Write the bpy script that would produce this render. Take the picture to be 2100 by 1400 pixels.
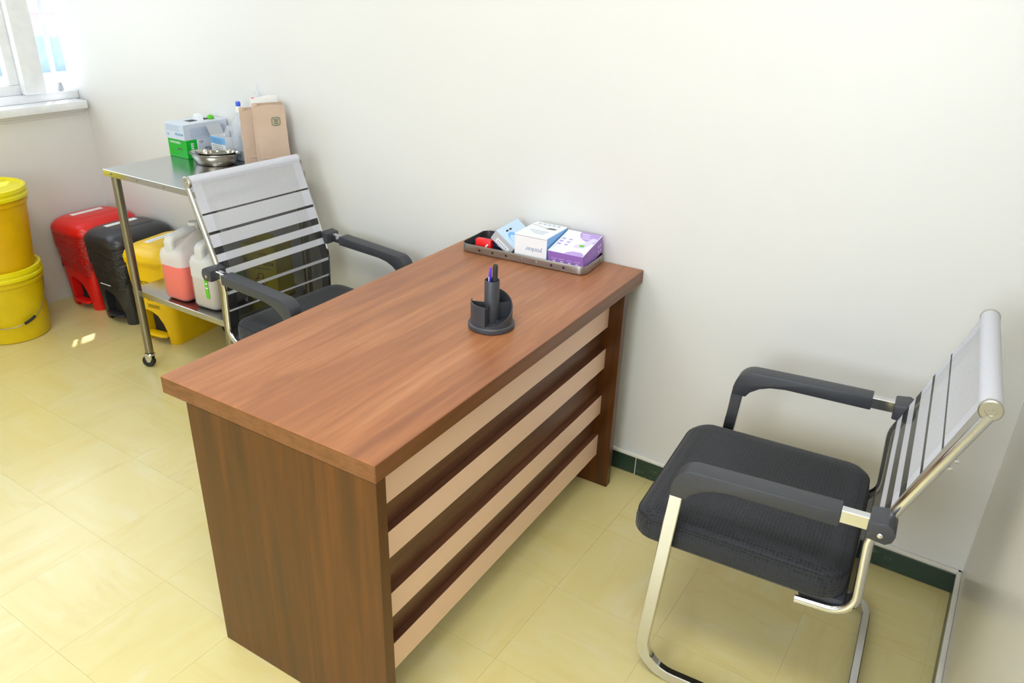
import bpy, bmesh, math, random
from mathutils import Vector, Matrix, noise
random.seed(7)
PI = math.pi
for o in list(bpy.data.objects):
    bpy.data.objects.remove(o)
scene = bpy.context.scene
COL = scene.collection

# ------------------------------------------------------------------ camera
cam_d = bpy.data.cameras.new('camera'); cam = bpy.data.objects.new('camera', cam_d); COL.objects.link(cam)
cam_d.sensor_width = 36.0; cam_d.lens = 1595.6229 / 2100 * 36.0; cam_d.clip_start = 0.02
_r = Vector((0.83566, 0.54850, 0.02848)); _d = Vector((0.25987, -0.34917, -0.90031)); _f = Vector((-0.48388, 0.75975, -0.43432))
_m = Matrix((_r, -_d, -_f)).transposed().to_4x4(); _m.translation = (0.89462, -2.16370, 1.59749)
cam.matrix_world = _m
scene.camera = cam
# ------------------------------------------------------------------ view, world, sun, lamps
vs = scene.view_settings
vs.view_transform = 'Standard'; vs.look = 'None'; vs.gamma = 1.0; vs.use_curve_mapping = False
vs.exposure = 0.12
cy = scene.cycles
cy.max_bounces = 8; cy.diffuse_bounces = 4; cy.glossy_bounces = 4; cy.transparent_max_bounces = 8
cy.caustics_reflective = False; cy.caustics_refractive = False
world = bpy.data.worlds.new('sky'); scene.world = world; world.use_nodes = True
bg = world.node_tree.nodes['Background']; bg.inputs[0].default_value = (0.72, 0.86, 1.0, 1); bg.inputs[1].default_value = 2.3
def add_light(name, kind, loc, energy, color=(1, 1, 1), rot=None, size=None, size_y=None):
    l = bpy.data.lights.new(name, kind); o = bpy.data.objects.new(name, l); COL.objects.link(o)
    o.location = loc; l.energy = energy; l.color = color
    if rot: o.rotation_euler = rot
    if kind == 'AREA':
        l.shape = 'RECTANGLE'; l.size = size; l.size_y = size_y
    return o
sun = add_light('sun', 'SUN', (-6, 2, 6), 8.0, (1.0, 0.96, 0.88))
sun.data.angle = math.radians(0.6)
sun.rotation_euler = Vector((0.46, -0.34, -0.953)).to_track_quat('-Z', 'Y').to_euler()
ADDED_LAMPS = [(0.40, -1.85), (-1.45, -1.85)]
for lx, ly in ADDED_LAMPS:
    add_light('added_lamp_light', 'AREA', (lx, ly, 2.955), (23.0 if lx > 0 else 11.5), (0.91, 0.96, 1.0), (0, 0, 0), 1.16, 0.56)  # light of the added ceiling lamps, lifts the room's brightness
add_light('daylight_fill', 'AREA', (-3.045, -0.98, 1.56), 5.0, (0.80, 0.90, 1.0), (0, -PI / 2, 0), 1.15, 1.15)

add_light('daylight_fill', 'AREA', (0.15, -3.40, 1.50), 33.0, (0.90, 0.95, 1.0), (PI / 2, 0, 0), 1.5, 1.3)  # added fill light at the made-up window behind the camera

# ------------------------------------------------------------------ helpers
def srgb(h):
    h = h.lstrip('#'); v = [int(h[i:i + 2], 16) / 255 for i in (0, 2, 4)]
    return tuple(((x / 12.92) if x <= 0.04045 else ((x + 0.055) / 1.055) ** 2.4) for x in v) + (1.0,)
class N:
    def __init__(self, name):
        self.m = bpy.data.materials.new(name); self.m.use_nodes = True
        self.t = self.m.node_tree; self.b = self.t.nodes['Principled BSDF']; self.out = self.t.nodes['Material Output']
    def n(self, kind, **kw):
        x = self.t.nodes.new(kind)
        for k, v in kw.items():
            if k.startswith('i_'):
                x.inputs[k[2:].replace('_', ' ')].default_value = v
            else: setattr(x, k, v)
        return x
    def l(self, a, b): self.t.links.new(a, b)
    def ramp(self, stops, fac):
        r = self.n('ShaderNodeValToRGB'); e = r.color_ramp.elements
        while len(e) > 1: e.remove(e[-1])
        e[0].position = stops[0][0]; e[0].color = stops[0][1]
        for p, c in stops[1:]:
            q = e.new(p); q.color = c
        self.l(fac, r.inputs[0]); return r.outputs[0]
    def coords(self, scale=(1, 1, 1), kind='Object', rot=(0, 0, 0), rand=False):
        tc = self.n('ShaderNodeTexCoord'); mp = self.n('ShaderNodeMapping')
        mp.inputs['Scale'].default_value = scale; mp.inputs['Rotation'].default_value = rot
        self.l(tc.outputs[kind], mp.inputs['Vector'])
        if rand:
            oi = self.n('ShaderNodeObjectInfo'); mu = self.n('ShaderNodeMath', operation='MULTIPLY'); mu.inputs[1].default_value = 57.0
            self.l(oi.outputs['Random'], mu.inputs[0])
            cb = self.n('ShaderNodeCombineXYZ')
            for i in range(3): self.l(mu.outputs[0], cb.inputs[i])
            self.l(cb.outputs[0], mp.inputs['Location'])
        return mp.outputs[0]
    def noise(self, vec, scale, detail=4, rough=0.5, dist=0.0):
        x = self.n('ShaderNodeTexNoise'); x.inputs['Scale'].default_value = scale; x.inputs['Detail'].default_value = detail
        x.inputs['Roughness'].default_value = rough; x.inputs['Distortion'].default_value = dist
        self.l(vec, x.inputs['Vector']); return x.outputs[0]
    def mix(self, fac, a, b):
        x = self.n('ShaderNodeMix', data_type='RGBA')
        for s, v in ((x.inputs[0], fac), (x.inputs[6], a), (x.inputs[7], b)):
            if hasattr(v, 'is_linked'): self.l(v, s)
            else: s.default_value = v
        return x.outputs[2]
    def bump(self, h, strength=0.2, dist=0.002):
        b = self.n('ShaderNodeBump'); b.inputs['Strength'].default_value = strength; b.inputs['Distance'].default_value = dist
        self.l(h, b.inputs['Height']); self.l(b.outputs[0], self.b.inputs['Normal'])
    def col(self, v):
        if hasattr(v, 'is_linked'): self.l(v, self.b.inputs['Base Color'])
        else: self.b.inputs['Base Color'].default_value = v
    def see_through(self, amount):
        tr = self.n('ShaderNodeBsdfTransparent'); mx = self.n('ShaderNodeMixShader')
        if hasattr(amount, 'is_linked'): self.l(amount, mx.inputs[0])
        else: mx.inputs[0].default_value = amount
        self.l(self.b.outputs[0], mx.inputs[1]); self.l(tr.outputs[0], mx.inputs[2]); self.l(mx.outputs[0], self.out.inputs[0])
        return tr
def plain(name, hexc, rough=0.5, metal=0.0, spec=0.5, bump=None, var=0.06, coat=0.0):
    k = N(name); k.b.inputs['Roughness'].default_value = rough; k.b.inputs['Metallic'].default_value = metal
    k.b.inputs['Specular IOR Level'].default_value = spec; k.b.inputs['Coat Weight'].default_value = coat
    c = srgb(hexc); v = k.coords()
    nz = k.noise(v, 14, 3)
    k.col(k.ramp([(0.3, tuple(x * (1 - var) for x in c[:3]) + (1,)), (0.7, tuple(min(1, x * (1 + var)) for x in c[:3]) + (1,))], nz))
    if bump: k.bump(k.noise(v, bump[0], 3), bump[1], 0.001)
    return k.m

# --- materials of the room
def wall_mat(name, hexc, rough):
    k = N(name); v = k.coords(); c = srgb(hexc)
    nz = k.noise(v, 1.3, 4)
    k.col(k.ramp([(0.3, tuple(x * 0.975 for x in c[:3]) + (1,)), (0.75, c)], nz))
    k.b.inputs['Roughness'].default_value = rough
    k.bump(k.noise(v, 55, 4, 0.6), 0.05, 0.002)
    return k.m
M = {}
M['wall'] = wall_mat('wall_paint', '#e1e0dd', 0.42)
M['wall_gloss'] = wall_mat('wall_gloss_paint', '#d6d2c6', 0.24)
M['ceiling'] = wall_mat('ceiling_paint', '#f2f0ea', 0.8)
def tile_mat():
    k = N('marbled_vinyl'); 
    v = k.coords((3.0, 13, 1), rand=True); v2 = k.coords((2.2, 7, 1), rand=True); v3 = k.coords((6, 30, 1), rand=True)
    a = k.noise(v, 1.0, 6, 0.62, 0.5); b = k.noise(v2, 1.6, 5, 0.6, 0.8); f = k.noise(v3, 1.0, 4, 0.6, 0.3)
    base = k.ramp([(0.22, srgb('#d9c67e')), (0.45, srgb('#dfcf8c')), (0.60, srgb('#e0d292')), (0.82, srgb('#e3d9a4'))], a)
    pale = k.ramp([(0.54, (0, 0, 0, 1)), (0.72, (0.45, 0.45, 0.45, 1))], b)
    c1 = k.mix(pale, base, srgb('#e4dcb4'))
    gold = k.ramp([(0.27, (0.25, 0.25, 0.25, 1)), (0.38, (0, 0, 0, 1))], f)
    c2 = k.mix(gold, c1, srgb('#cdb264'))
    k.col(c2)
    k.b.inputs['Roughness'].default_value = 0.36
    k.b.inputs['Coat Weight'].default_value = 0.7; k.b.inputs['Coat Roughness'].default_value = 0.20
    return k.m
M['tile'] = tile_mat()
M['grout'] = plain('floor_joint', '#d2c48a', 0.8)
def green_tile():
    k = N('green_terrazzo'); v = k.coords(rand=True)
    vo = k.n('ShaderNodeTexVoronoi'); vo.inputs['Scale'].default_value = 95; k.l(v, vo.inputs['Vector'])
    nz = k.noise(v, 30, 5, 0.7)
    spk = k.ramp([(0.60, (0, 0, 0, 1)), (0.68, (0.7, 0.7, 0.7, 1))], nz)
    base = k.mix(k.noise(v, 8, 3), srgb('#1d3327'), srgb('#2f4639'))
    vs_ = k.ramp([(0.0, (0.5, 0.5, 0.5, 1)), (0.10, (0, 0, 0, 1))], vo.outputs['Distance'])
    k.col(k.mix(spk, k.mix(vs_, base, srgb('#8fa094')), srgb('#5b6e62')))
    k.b.inputs['Roughness'].default_value = 0.3
    return k.m
M['green_tile'] = green_tile()
M['white_bead'] = plain('white_filler', '#e6e3da', 0.6, bump=(60, 0.4))
M['white_paint'] = plain('white_gloss_paint', '#eef0f4', 0.3)
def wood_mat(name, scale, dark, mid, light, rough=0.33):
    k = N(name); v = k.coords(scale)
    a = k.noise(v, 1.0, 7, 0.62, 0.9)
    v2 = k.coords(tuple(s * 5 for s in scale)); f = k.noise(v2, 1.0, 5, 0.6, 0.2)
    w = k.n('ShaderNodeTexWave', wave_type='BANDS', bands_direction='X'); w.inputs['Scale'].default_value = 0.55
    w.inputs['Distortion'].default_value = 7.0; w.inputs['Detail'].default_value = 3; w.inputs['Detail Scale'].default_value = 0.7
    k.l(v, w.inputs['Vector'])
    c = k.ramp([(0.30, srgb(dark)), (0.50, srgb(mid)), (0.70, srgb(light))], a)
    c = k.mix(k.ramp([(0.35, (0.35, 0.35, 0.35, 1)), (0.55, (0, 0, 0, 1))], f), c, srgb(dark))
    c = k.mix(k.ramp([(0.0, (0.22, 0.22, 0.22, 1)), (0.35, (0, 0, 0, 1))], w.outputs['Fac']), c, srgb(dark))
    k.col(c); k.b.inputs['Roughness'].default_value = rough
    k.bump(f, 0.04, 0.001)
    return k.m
# stretched along one axis: grain direction
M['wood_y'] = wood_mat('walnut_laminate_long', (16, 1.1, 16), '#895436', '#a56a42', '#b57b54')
M['wood_z_shaded'] = wood_mat('walnut_laminate_upright_shaded', (16, 16, 1.1), '#412206', '#562e08', '#69390c')  # darkened copy: weaker light on the end panels is put into its colour
M['wood_dark'] = wood_mat('walnut_laminate_dark', (16, 1.1, 16), '#4e2f1c', '#66402a', '#7a4f34', 0.36)
M['wood_edge'] = wood_mat('walnut_edge_band', (14, 1.6, 60), '#68401f', '#7c4d2b', '#88583a', 0.34)
M['peach'] = plain('peach_laminate', '#f0cbb2', 0.33, var=0.01)
M['chrome'] = plain('chrome', '#dcdde0', 0.10, 1.0, var=0.02)
def steel_mat(name, hexc, r0, r1, scale):
    k = N(name); k.b.inputs['Metallic'].default_value = 1.0; v = k.coords(scale)
    nz = k.noise(v, 1.0, 5, 0.6); c = srgb(hexc)
    k.col(k.ramp([(0.3, tuple(x * 0.9 for x in c[:3]) + (1,)), (0.7, c)], nz))
    k.l(k.ramp([(0.3, (r0,) * 3 + (1,)), (0.7, (r1,) * 3 + (1,))], nz), k.b.inputs['Roughness'])
    return k.m
M['steel'] = steel_mat('brushed_steel', '#bdbcba', 0.17, 0.22, (3, 3, 3))
M['steel_leg'] = steel_mat('worn_steel_tube', '#9c9484', 0.28, 0.42, (40, 40, 4))
M['steel_dish'] = steel_mat('polished_steel', '#c2bfb8', 0.14, 0.22, (20, 20, 20))
M['tray_steel'] = steel_mat('dull_steel', '#a7a29d', 0.30, 0.42, (5, 60, 60))
M['cap_metal'] = steel_mat('satin_cap_metal', '#c8c6bd', 0.30, 0.36, (20, 20, 20))
M['black_pl'] = plain('black_plastic', '#3c3e44', 0.42, bump=(500, 0.12), var=0.04)
M['black_gloss'] = plain('black_gloss_plastic', '#2a2b30', 0.30, var=0.05)
M['black_rubber'] = plain('black_rubber', '#222222', 0.7)
M['tray_liner'] = plain('dusty_black_liner', '#3c3d40', 0.85, var=0.2, bump=(60, 0.3))
def seat_fabric():
    k = N('black_knit'); tc = k.n('ShaderNodeTexCoord'); mp = k.n('ShaderNodeMapping'); mp.inputs['Scale'].default_value = (1, 1, 1)
    k.l(tc.outputs['Object'], mp.inputs['Vector'])
    vo = k.n('ShaderNodeTexVoronoi'); vo.inputs['Scale'].default_value = 120; vo.inputs['Randomness'].default_value = 0.2
    k.l(mp.outputs[0], vo.inputs['Vector'])
    k.col(k.ramp([(0.2, srgb('#0e0f12')), (0.6, srgb('#2a2c32'))], vo.outputs['Distance']))
    k.b.inputs['Roughness'].default_value = 0.85; k.b.inputs['Sheen Weight'].default_value = 0.12
    k.bump(vo.outputs['Distance'], 0.6, 0.003)
    return k.m
M['knit'] = seat_fabric()
def mesh_fabric(name, thread, gap, amount):
    k = N(name); tc = k.n('ShaderNodeTexCoord')
    ch = k.n('ShaderNodeTexChecker'); ch.inputs['Scale'].default_value = 520.0
    k.l(tc.outputs['UV'], ch.inputs['Vector'])
    k.col(k.mix(ch.outputs['Fac'], srgb(thread), srgb(gap)))
    k.b.inputs['Roughness'].default_value = 0.6
    k.see_through(amount)
    return k.m
M['mesh_white'] = mesh_fabric('white_mesh_fabric', '#f6f6fa', '#8d8f9a', 0.13)
M['mesh_black'] = mesh_fabric('black_mesh_fabric', '#1c1d22', '#0e0f12', 0.24)
M['mesh_white_hem'] = mesh_fabric('white_mesh_hem', '#f4f4fa', '#9a9cab', 0.03)
M['mesh_black_hem'] = mesh_fabric('black_mesh_hem', '#202128', '#101114', 0.06)
M['red_pl'] = plain('red_plastic', '#dd1a16', 0.30, var=0.04)
M['yellow_pl'] = plain('yellow_plastic', '#f2c400', 0.36, var=0.04)
M['bucket_a'] = plain('bucket_yellow', '#d9bd06', 0.40, var=0.06)
M['bucket_b'] = plain('bucket_amber', '#dcae04', 0.38, var=0.05)
M['lid_y'] = plain('bucket_lid_yellow', '#e6d80a', 0.36, var=0.04)
def film(name, hexc, rough):
    k = N(name); k.col(srgb(hexc)); k.b.inputs['Roughness'].default_value = rough
    k.bump(k.noise(k.coords((6, 6, 14)), 1.6, 4, 0.6, 1.5), 0.9, 0.02)
    return k.m
M['red_film'] = film('red_bin_film', '#b01614', 0.28)
M['black_film'] = film('black_bin_film', '#222226', 0.28)
def milky(name, hexc, amount):
    k = N(name); k.col(srgb(hexc)); k.b.inputs['Roughness'].default_value = 0.45
    k.b.inputs['Subsurface Weight'].default_value = 0.0
    tr = k.see_through(amount); return k.m
M['milky'] = milky('milky_plastic', '#ecebe8', 0.30)
M['milky_wet'] = milky('wet_milky_plastic', '#e6e2de', 0.80)
M['milky_cap'] = plain('white_cap_plastic', '#eeece6', 0.45)
M['liquid_red'] = plain('salmon_liquid', '#ff4a26', 0.4, var=0.02)
M['liquid_clear'] = plain('cloudy_liquid', '#cfc6ba', 0.4, var=0.02)
def clear(name, tint, amount, rough=0.08):
    k = N(name); k.col(srgb(tint)); k.b.inputs['Roughness'].default_value = rough
    tr = k.see_through(amount); tr.inputs[0].default_value = (0.97, 0.98, 1, 1); return k.m
M['clear_pl'] = clear('clear_plastic', '#e6ecf2', 0.70)
M['clear_film'] = clear('clear_film', '#f4f6f8', 0.80)
M['water'] = clear('clear_liquid', '#a9b4bd', 0.45)
M['glass'] = clear('window_glass', '#f4f8ff', 0.93, 0.02)
M['kraft'] = plain('kraft_paper', '#ceb49f', 0.85, bump=(90, 0.25), var=0.05)
M['kraft_light'] = plain('kraft_fold', '#e2c5ab', 0.85)
M['white_card'] = plain('white_card', '#eef0f4', 0.5, var=0.01)
M['paper_white'] = plain('white_paper', '#f4f4f2', 0.8, var=0.01)
M['blue_white_card'] = plain('pale_blue_card', '#d3dbe8', 0.5, var=0.02)
M['grey_card'] = plain('grey_card', '#b9bcc2', 0.6, var=0.02)
M['green_card'] = plain('green_card', '#00b52c', 0.4, var=0.02)
M['green_label'] = plain('green_label', '#5bbf1a', 0.5)
M['sky_card'] = plain('sky_blue_print', '#7db8f0', 0.45, var=0.02)
M['pale_sky'] = plain('pale_blue_print', '#c9e2f8', 0.45, var=0.02)
M['purple_card'] = plain('purple_card', '#9a72c8', 0.45, var=0.02)
M['purple_light'] = plain('lilac_print', '#b79be0', 0.45, var=0.02)
M['lilac_pale'] = plain('pale_lilac_print', '#dcd3ee', 0.45, var=0.02)
M['ink_blue'] = plain('pale_blue_ink', '#8fa5c8', 0.6, var=0.0)
M['ink_teal'] = plain('teal_ink', '#5fa4c4', 0.6, var=0.0)
M['ink_grey'] = plain('grey_ink', '#5c6066', 0.6, var=0.0)
M['ink_black'] = plain('black_ink', '#1a1a1a', 0.6, var=0.0)
M['ink_white'] = plain('white_ink', '#f2f2f2', 0.6, var=0.0)
M['ink_red'] = plain('red_ink', '#8c2a1c', 0.6, var=0.0)
M['ink_green'] = plain('green_ink', '#5f7a5a', 0.6, var=0.0)
M['safety_y'] = plain('yellow_carton', '#d8c81e', 0.6, var=0.03)
M['purple_pen'] = plain('purple_plastic', '#5a35d8', 0.3)
M['blue_cap'] = plain('blue_cap', '#3f62e0', 0.4)
M['red_fabric'] = plain('red_pouch_plastic', '#ee1f22', 0.4)
M['orange_tag'] = plain('orange_red_tag', '#f0563c', 0.5)
M['navy'] = plain('navy_webbing', '#232a55', 0.75, bump=(600, 0.3), var=0.2)
M['dark_hole'] = plain('dark_plastic_and_shade', '#2b2924', 0.6)  # bin bucket plastic; also the painted shade of the mask box slot
M['pink_wall'] = plain('pink_render', '#ddbdc0', 0.9)
M['blue_sheet'] = plain('blue_grey_sheeting', '#9db4d0', 0.7, var=0.15)
M['concrete'] = plain('pale_concrete', '#e6e2da', 0.9)
M['leaf'] = plain('leaf_green', '#5d9c3c', 0.7, var=0.3)
M['bark'] = plain('bark', '#6b5a48', 0.9)
def lamp_glow():
    k = N('added_lamp_diffuser'); k.b.inputs['Emission Color'].default_value = (1, 0.97, 0.92, 1); k.b.inputs['Emission Strength'].default_value = 2.0  # glowing face of the added ceiling lamps
    k.col((0.9, 0.9, 0.9, 1)); return k.m
M['lamp'] = lamp_glow()

# --- geometry helpers: each returns a bmesh
def bm_box(x0, x1, y0, y1, z0, z1, bev=0.0, seg=2):
    bm = bmesh.new(); bmesh.ops.create_cube(bm, size=1.0)
    for v in bm.verts:
        v.co = Vector(((x0 + x1) / 2 + v.co.x * (x1 - x0), (y0 + y1) / 2 + v.co.y * (y1 - y0), (z0 + z1) / 2 + v.co.z * (z1 - z0)))
    if bev > 0: bmesh.ops.bevel(bm, geom=bm.edges[:], offset=bev, segments=seg, profile=0.5, affect='EDGES')
    return bm
def join(*bms):
    out = bmesh.new()
    for b in bms:
        me = bpy.data.meshes.new('tmp'); b.to_mesh(me); b.free(); out.from_mesh(me); bpy.data.meshes.remove(me)
    return out
def loft(secs, cap0=True, cap1=True, closed=True):
    bm = bmesh.new(); rows = [[bm.verts.new(p) for p in s] for s in secs]; n = len(secs[0])
    for a, b in zip(rows, rows[1:]):
        for i in range(n if closed else n - 1):
            j = (i + 1) % n; bm.faces.new((a[i], a[j], b[j], b[i]))
    if cap0: bm.faces.new(rows[0][::-1])
    if cap1: bm.faces.new(rows[-1])
    bmesh.ops.recalc_face_normals(bm, faces=bm.faces[:])
    return bm
def rrect(w, d, r, n=5, cx=0.0, cy=0.0):
    p = []
    for k, (sx, sy) in enumerate(((1, 1), (-1, 1), (-1, -1), (1, -1))):
        for i in range(n + 1):
            a = PI / 2 * k + PI / 2 * i / n
            p.append((cx + sx * (w / 2 - r) + r * math.cos(a), cy + sy * (d / 2 - r) + r * math.sin(a)))
    return p
def lathe(prof, n=40, cx=0.0, cy=0.0, cap0=True, cap1=True):
    return loft([[(cx + r * math.cos(2 * PI * i / n), cy + r * math.sin(2 * PI * i / n), z) for i in range(n)] for r, z in prof], cap0, cap1)
def fillet(pts, rad, n=8):
    P = [Vector(p) for p in pts]; out = [P[0]]
    for i in range(1, len(P) - 1):
        r = rad[i - 1] if isinstance(rad, (list, tuple)) else rad
        a = (P[i - 1] - P[i]); b = (P[i + 1] - P[i]); la, lb = a.length, b.length; a.normalize(); b.normalize()
        ang = a.angle(b)
        if r <= 0 or ang > PI - 1e-3: out.append(P[i]); continue
        t = min(r / math.tan(ang / 2), la * 0.48, lb * 0.48); r2 = t * math.tan(ang / 2)
        c = P[i] + (a + b).normalized() * (r2 / math.sin(ang / 2))
        s = P[i] + a * t - c; e = P[i] + b * t - c; th = s.angle(e); ax = s.cross(e).normalized()
        for k in range(n + 1):
            out.append(c + Matrix.Rotation(th * k / n, 3, ax) @ s)
    out.append(P[-1]); return out
def sweep(path, sec, up=(0, 1, 0), cap=True, closed=False):
    P = [Vector(p) for p in path]; n = len(P); secs = []; u = Vector(up); prev = None
    for i in range(n):
        if closed: t = (P[(i + 1) % n] - P[i - 1]).normalized()
        else: t = (P[min(i + 1, n - 1)] - P[max(i - 1, 0)]).normalized()
        if prev is not None: u = prev.rotation_difference(t) @ u
        u = (u - t * u.dot(t)).normalized(); s = t.cross(u); prev = t
        secs.append([P[i] + s * a + u * b for a, b in sec])
    if closed: secs.append(secs[0]); return loft(secs, False, False)
    return loft(secs, cap, cap)
def circ(r, n=10, ry=None):
    return [(r * math.cos(2 * PI * i / n), (ry or r) * math.sin(2 * PI * i / n)) for i in range(n)]
def prism(poly, a0, a1, axis='y', bev=0.0, seg=2):
    f = {'y': lambda p, t: (p[0], t, p[1]), 'x': lambda p, t: (t, p[0], p[1]), 'z': lambda p, t: (p[0], p[1], t)}[axis]
    bm = loft([[f(p, a0) for p in poly], [f(p, a1) for p in poly]])
    if bev > 0:
        ed = [e for e in bm.edges if len(e.link_faces) == 2 and e.calc_face_angle(0) > math.radians(35)]
        bmesh.ops.bevel(bm, geom=ed, offset=bev, segments=seg, profile=0.5, affect='EDGES')
    return bm
def xf(bm, loc=(0, 0, 0), rot=(0, 0, 0), scale=None):
    from mathutils import Euler
    m = Matrix.Translation(loc) @ Euler(rot).to_matrix().to_4x4()
    if scale: m = m @ Matrix.Diagonal(Vector(scale + (1,)))
    bmesh.ops.transform(bm, matrix=m, verts=bm.verts[:]); return bm
def me_of(bm, name, smooth=35):
    me = bpy.data.meshes.new(name); bmesh.ops.recalc_face_normals(bm, faces=bm.faces[:]); bm.to_mesh(me); bm.free()
    if smooth:
        me.shade_smooth(); me.set_sharp_from_angle(angle=math.radians(smooth))
    return me
def obj(name, bm, mat, parent=None, smooth=35, **props):
    me = me_of(bm, name, smooth) if isinstance(bm, bmesh.types.BMesh) else bm
    mats = mat if isinstance(mat, (list, tuple)) else [mat]
    if not me.materials:
        for m in mats: me.materials.append(M[m] if isinstance(m, str) else m)
    o = bpy.data.objects.new(name, me); COL.objects.link(o)
    if parent: o.parent = parent
    for k, v in props.items(): o[k] = v
    return o
def thing(name, label, cat, loc=(0, 0, 0), rotz=0.0, group=None):
    o = bpy.data.objects.new(name, None); COL.objects.link(o); o.empty_display_size = 0.05
    o.location = loc; o.rotation_euler = (0, 0, rotz); o['label'] = label; o['category'] = cat
    if group: o['group'] = group
    return o
def solo(name, bm, mat, label, cat, loc=(0, 0, 0), rot=(0, 0, 0), group=None, smooth=35):
    o = obj(name, bm, mat, None, smooth, label=label, category=cat); o.location = loc; o.rotation_euler = rot
    if group: o['group'] = group
    return o
def boolean(bm, cutters, name):
    a = bpy.data.objects.new('tmp_a', me_of(bm, name, 0)); COL.objects.link(a); tmp = [a]
    for c in cutters:
        b = bpy.data.objects.new('tmp_b', me_of(c, 'cut', 0)); COL.objects.link(b); tmp.append(b)
        m = a.modifiers.new('b', 'BOOLEAN'); m.operation = 'DIFFERENCE'; m.object = b; m.solver = 'EXACT'
    bpy.context.view_layer.update()
    me = bpy.data.meshes.new_from_object(a.evaluated_get(bpy.context.evaluated_depsgraph_get()))
    for t in tmp:
        d = t.data; bpy.data.objects.remove(t); bpy.data.meshes.remove(d)
    out = bmesh.new(); out.from_mesh(me); bpy.data.meshes.remove(me); return out
def lettering(name, body, size, mat, parent, pos, right, up, extrude=0.0003, align='CENTER', sx=1.0):
    cu = bpy.data.curves.new('txt', 'FONT'); cu.body = body; cu.size = size; cu.extrude = extrude; cu.align_x = align; cu.align_y = 'CENTER'; cu.resolution_u = 3
    t = bpy.data.objects.new('txt', cu); COL.objects.link(t); bpy.context.view_layer.update()
    me = bpy.data.meshes.new_from_object(t.evaluated_get(bpy.context.evaluated_depsgraph_get()))
    bpy.data.objects.remove(t); bpy.data.curves.remove(cu)
    r = Vector(right).normalized(); u = Vector(up); u = (u - r * u.dot(r)).normalized(); nrm = r.cross(u)
    m = Matrix((r * sx, u, nrm)).transposed().to_4x4(); m.translation = Vector(pos) + nrm * extrude
    me.transform(m); me.materials.clear(); me.materials.append(M[mat])
    o = bpy.data.objects.new(name, me); COL.objects.link(o); o.parent = parent; return o
def patch(pos, right, up, w, h, th=0.0003):
    r = Vector(right).normalized(); u = Vector(up); u = (u - r * u.dot(r)).normalized(); nrm = r.cross(u)
    bm = bm_box(-w / 2, w / 2, -h / 2, h / 2, 0, th); m = Matrix((r, u, nrm)).transposed().to_4x4(); m.translation = Vector(pos)
    bmesh.ops.transform(bm, matrix=m, verts=bm.verts[:]); return bm
def flat_poly(pts, pos, right, up, th=0.0003):
    r = Vector(right).normalized(); u = Vector(up); u = (u - r * u.dot(r)).normalized(); nrm = r.cross(u)
    bm = loft([[(p[0], p[1], 0) for p in pts], [(p[0], p[1], th) for p in pts]])
    m = Matrix((r, u, nrm)).transposed().to_4x4(); m.translation = Vector(pos)
    bmesh.ops.transform(bm, matrix=m, verts=bm.verts[:]); return bm
def copy_tree(o, parent=None):
    c = o.copy(); COL.objects.link(c); c.parent = parent
    for ch in [x for x in bpy.data.objects if x.parent == o]: copy_tree(ch, c)
    return c

# ------------------------------------------------------------------ the room
XL, XR, YF, ZC = -3.0065, 1.065, -3.42, 3.0
def struct(name, bm, mat, parent=None, smooth=35):
    o = obj(name, bm, mat, parent, smooth)
    o['kind'] = 'structure'; return o
floor = struct('floor', bm_box(XL - 0.2, XR + 0.15, YF - 0.15, 0.15, -0.12, -0.0012), 'grout')
P = 0.308; GAP = 0.0005
tile_cache = {}
def floor_tile(x0, x1, y0, y1, turn):
    w, d = x1 - x0, y1 - y0
    key = (round(w, 4), round(d, 4), turn)
    if key not in tile_cache:
        ww, dd = (d, w) if turn else (w, d)
        tile_cache[key] = me_of(bm_box(-ww / 2, ww / 2, -dd / 2, dd / 2, -0.004, 0.0), 'floor_tile', 0)
        tile_cache[key].materials.append(M['tile'])
    o = bpy.data.objects.new('floor_tile', tile_cache[key]); COL.objects.link(o); o.parent = floor
    o.location = ((x0 + x1) / 2, (y0 + y1) / 2, 0.0); o.rotation_euler = (0, 0, PI / 2 if turn else 0)
for i in range(-12, 6):
    for j in range(-12, 3):
        x0, x1 = 0.105 + i * P + GAP / 2, 0.105 + (i + 1) * P - GAP / 2
        y0, y1 = -0.34 + j * P + GAP / 2, -0.34 + (j + 1) * P - GAP / 2
        x0, x1, y0, y1 = max(x0, XL + 0.001), min(x1, XR - 0.001), max(y0, YF + 0.001), min(y1, -0.001)
        if x1 - x0 > 0.01 and y1 - y0 > 0.01: floor_tile(x0, x1, y0, y1, (i + j) % 2)
WY0 = -1.62       # window opening runs from here to the back wall
struct('wall_back', bm_box(XL - 0.115, XR + 0.15, 0.0, 0.15, -0.12, ZC), 'wall')
struct('wall_right', bm_box(XR, XR + 0.15, YF, 0.0, -0.12, ZC), 'wall_gloss')
struct('wall_front', join(bm_box(XL - 0.2, -0.65, YF - 0.15, YF, -0.12, ZC), bm_box(0.95, XR + 0.15, YF - 0.15, YF, -0.12, ZC),
                          bm_box(-0.65, 0.95, YF - 0.15, YF, -0.12, 0.80), bm_box(-0.65, 0.95, YF - 0.15, YF, 2.2, ZC)), 'wall')
added_win = struct('added_window', join(bm_box(-0.65, 0.95, YF - 0.10, YF - 0.04, 0.80, 0.85, 0.004), bm_box(-0.65, 0.95, YF - 0.10, YF - 0.04, 2.15, 2.2, 0.004),  # made-up window behind the camera, added to bring in fill light
                               bm_box(-0.65, -0.60, YF - 0.10, YF - 0.04, 0.85, 2.15, 0.004), bm_box(0.90, 0.95, YF - 0.10, YF - 0.04, 0.85, 2.15, 0.004),
                               bm_box(0.125, 0.175, YF - 0.10, YF - 0.04, 0.85, 2.15, 0.004)), 'white_paint')
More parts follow.
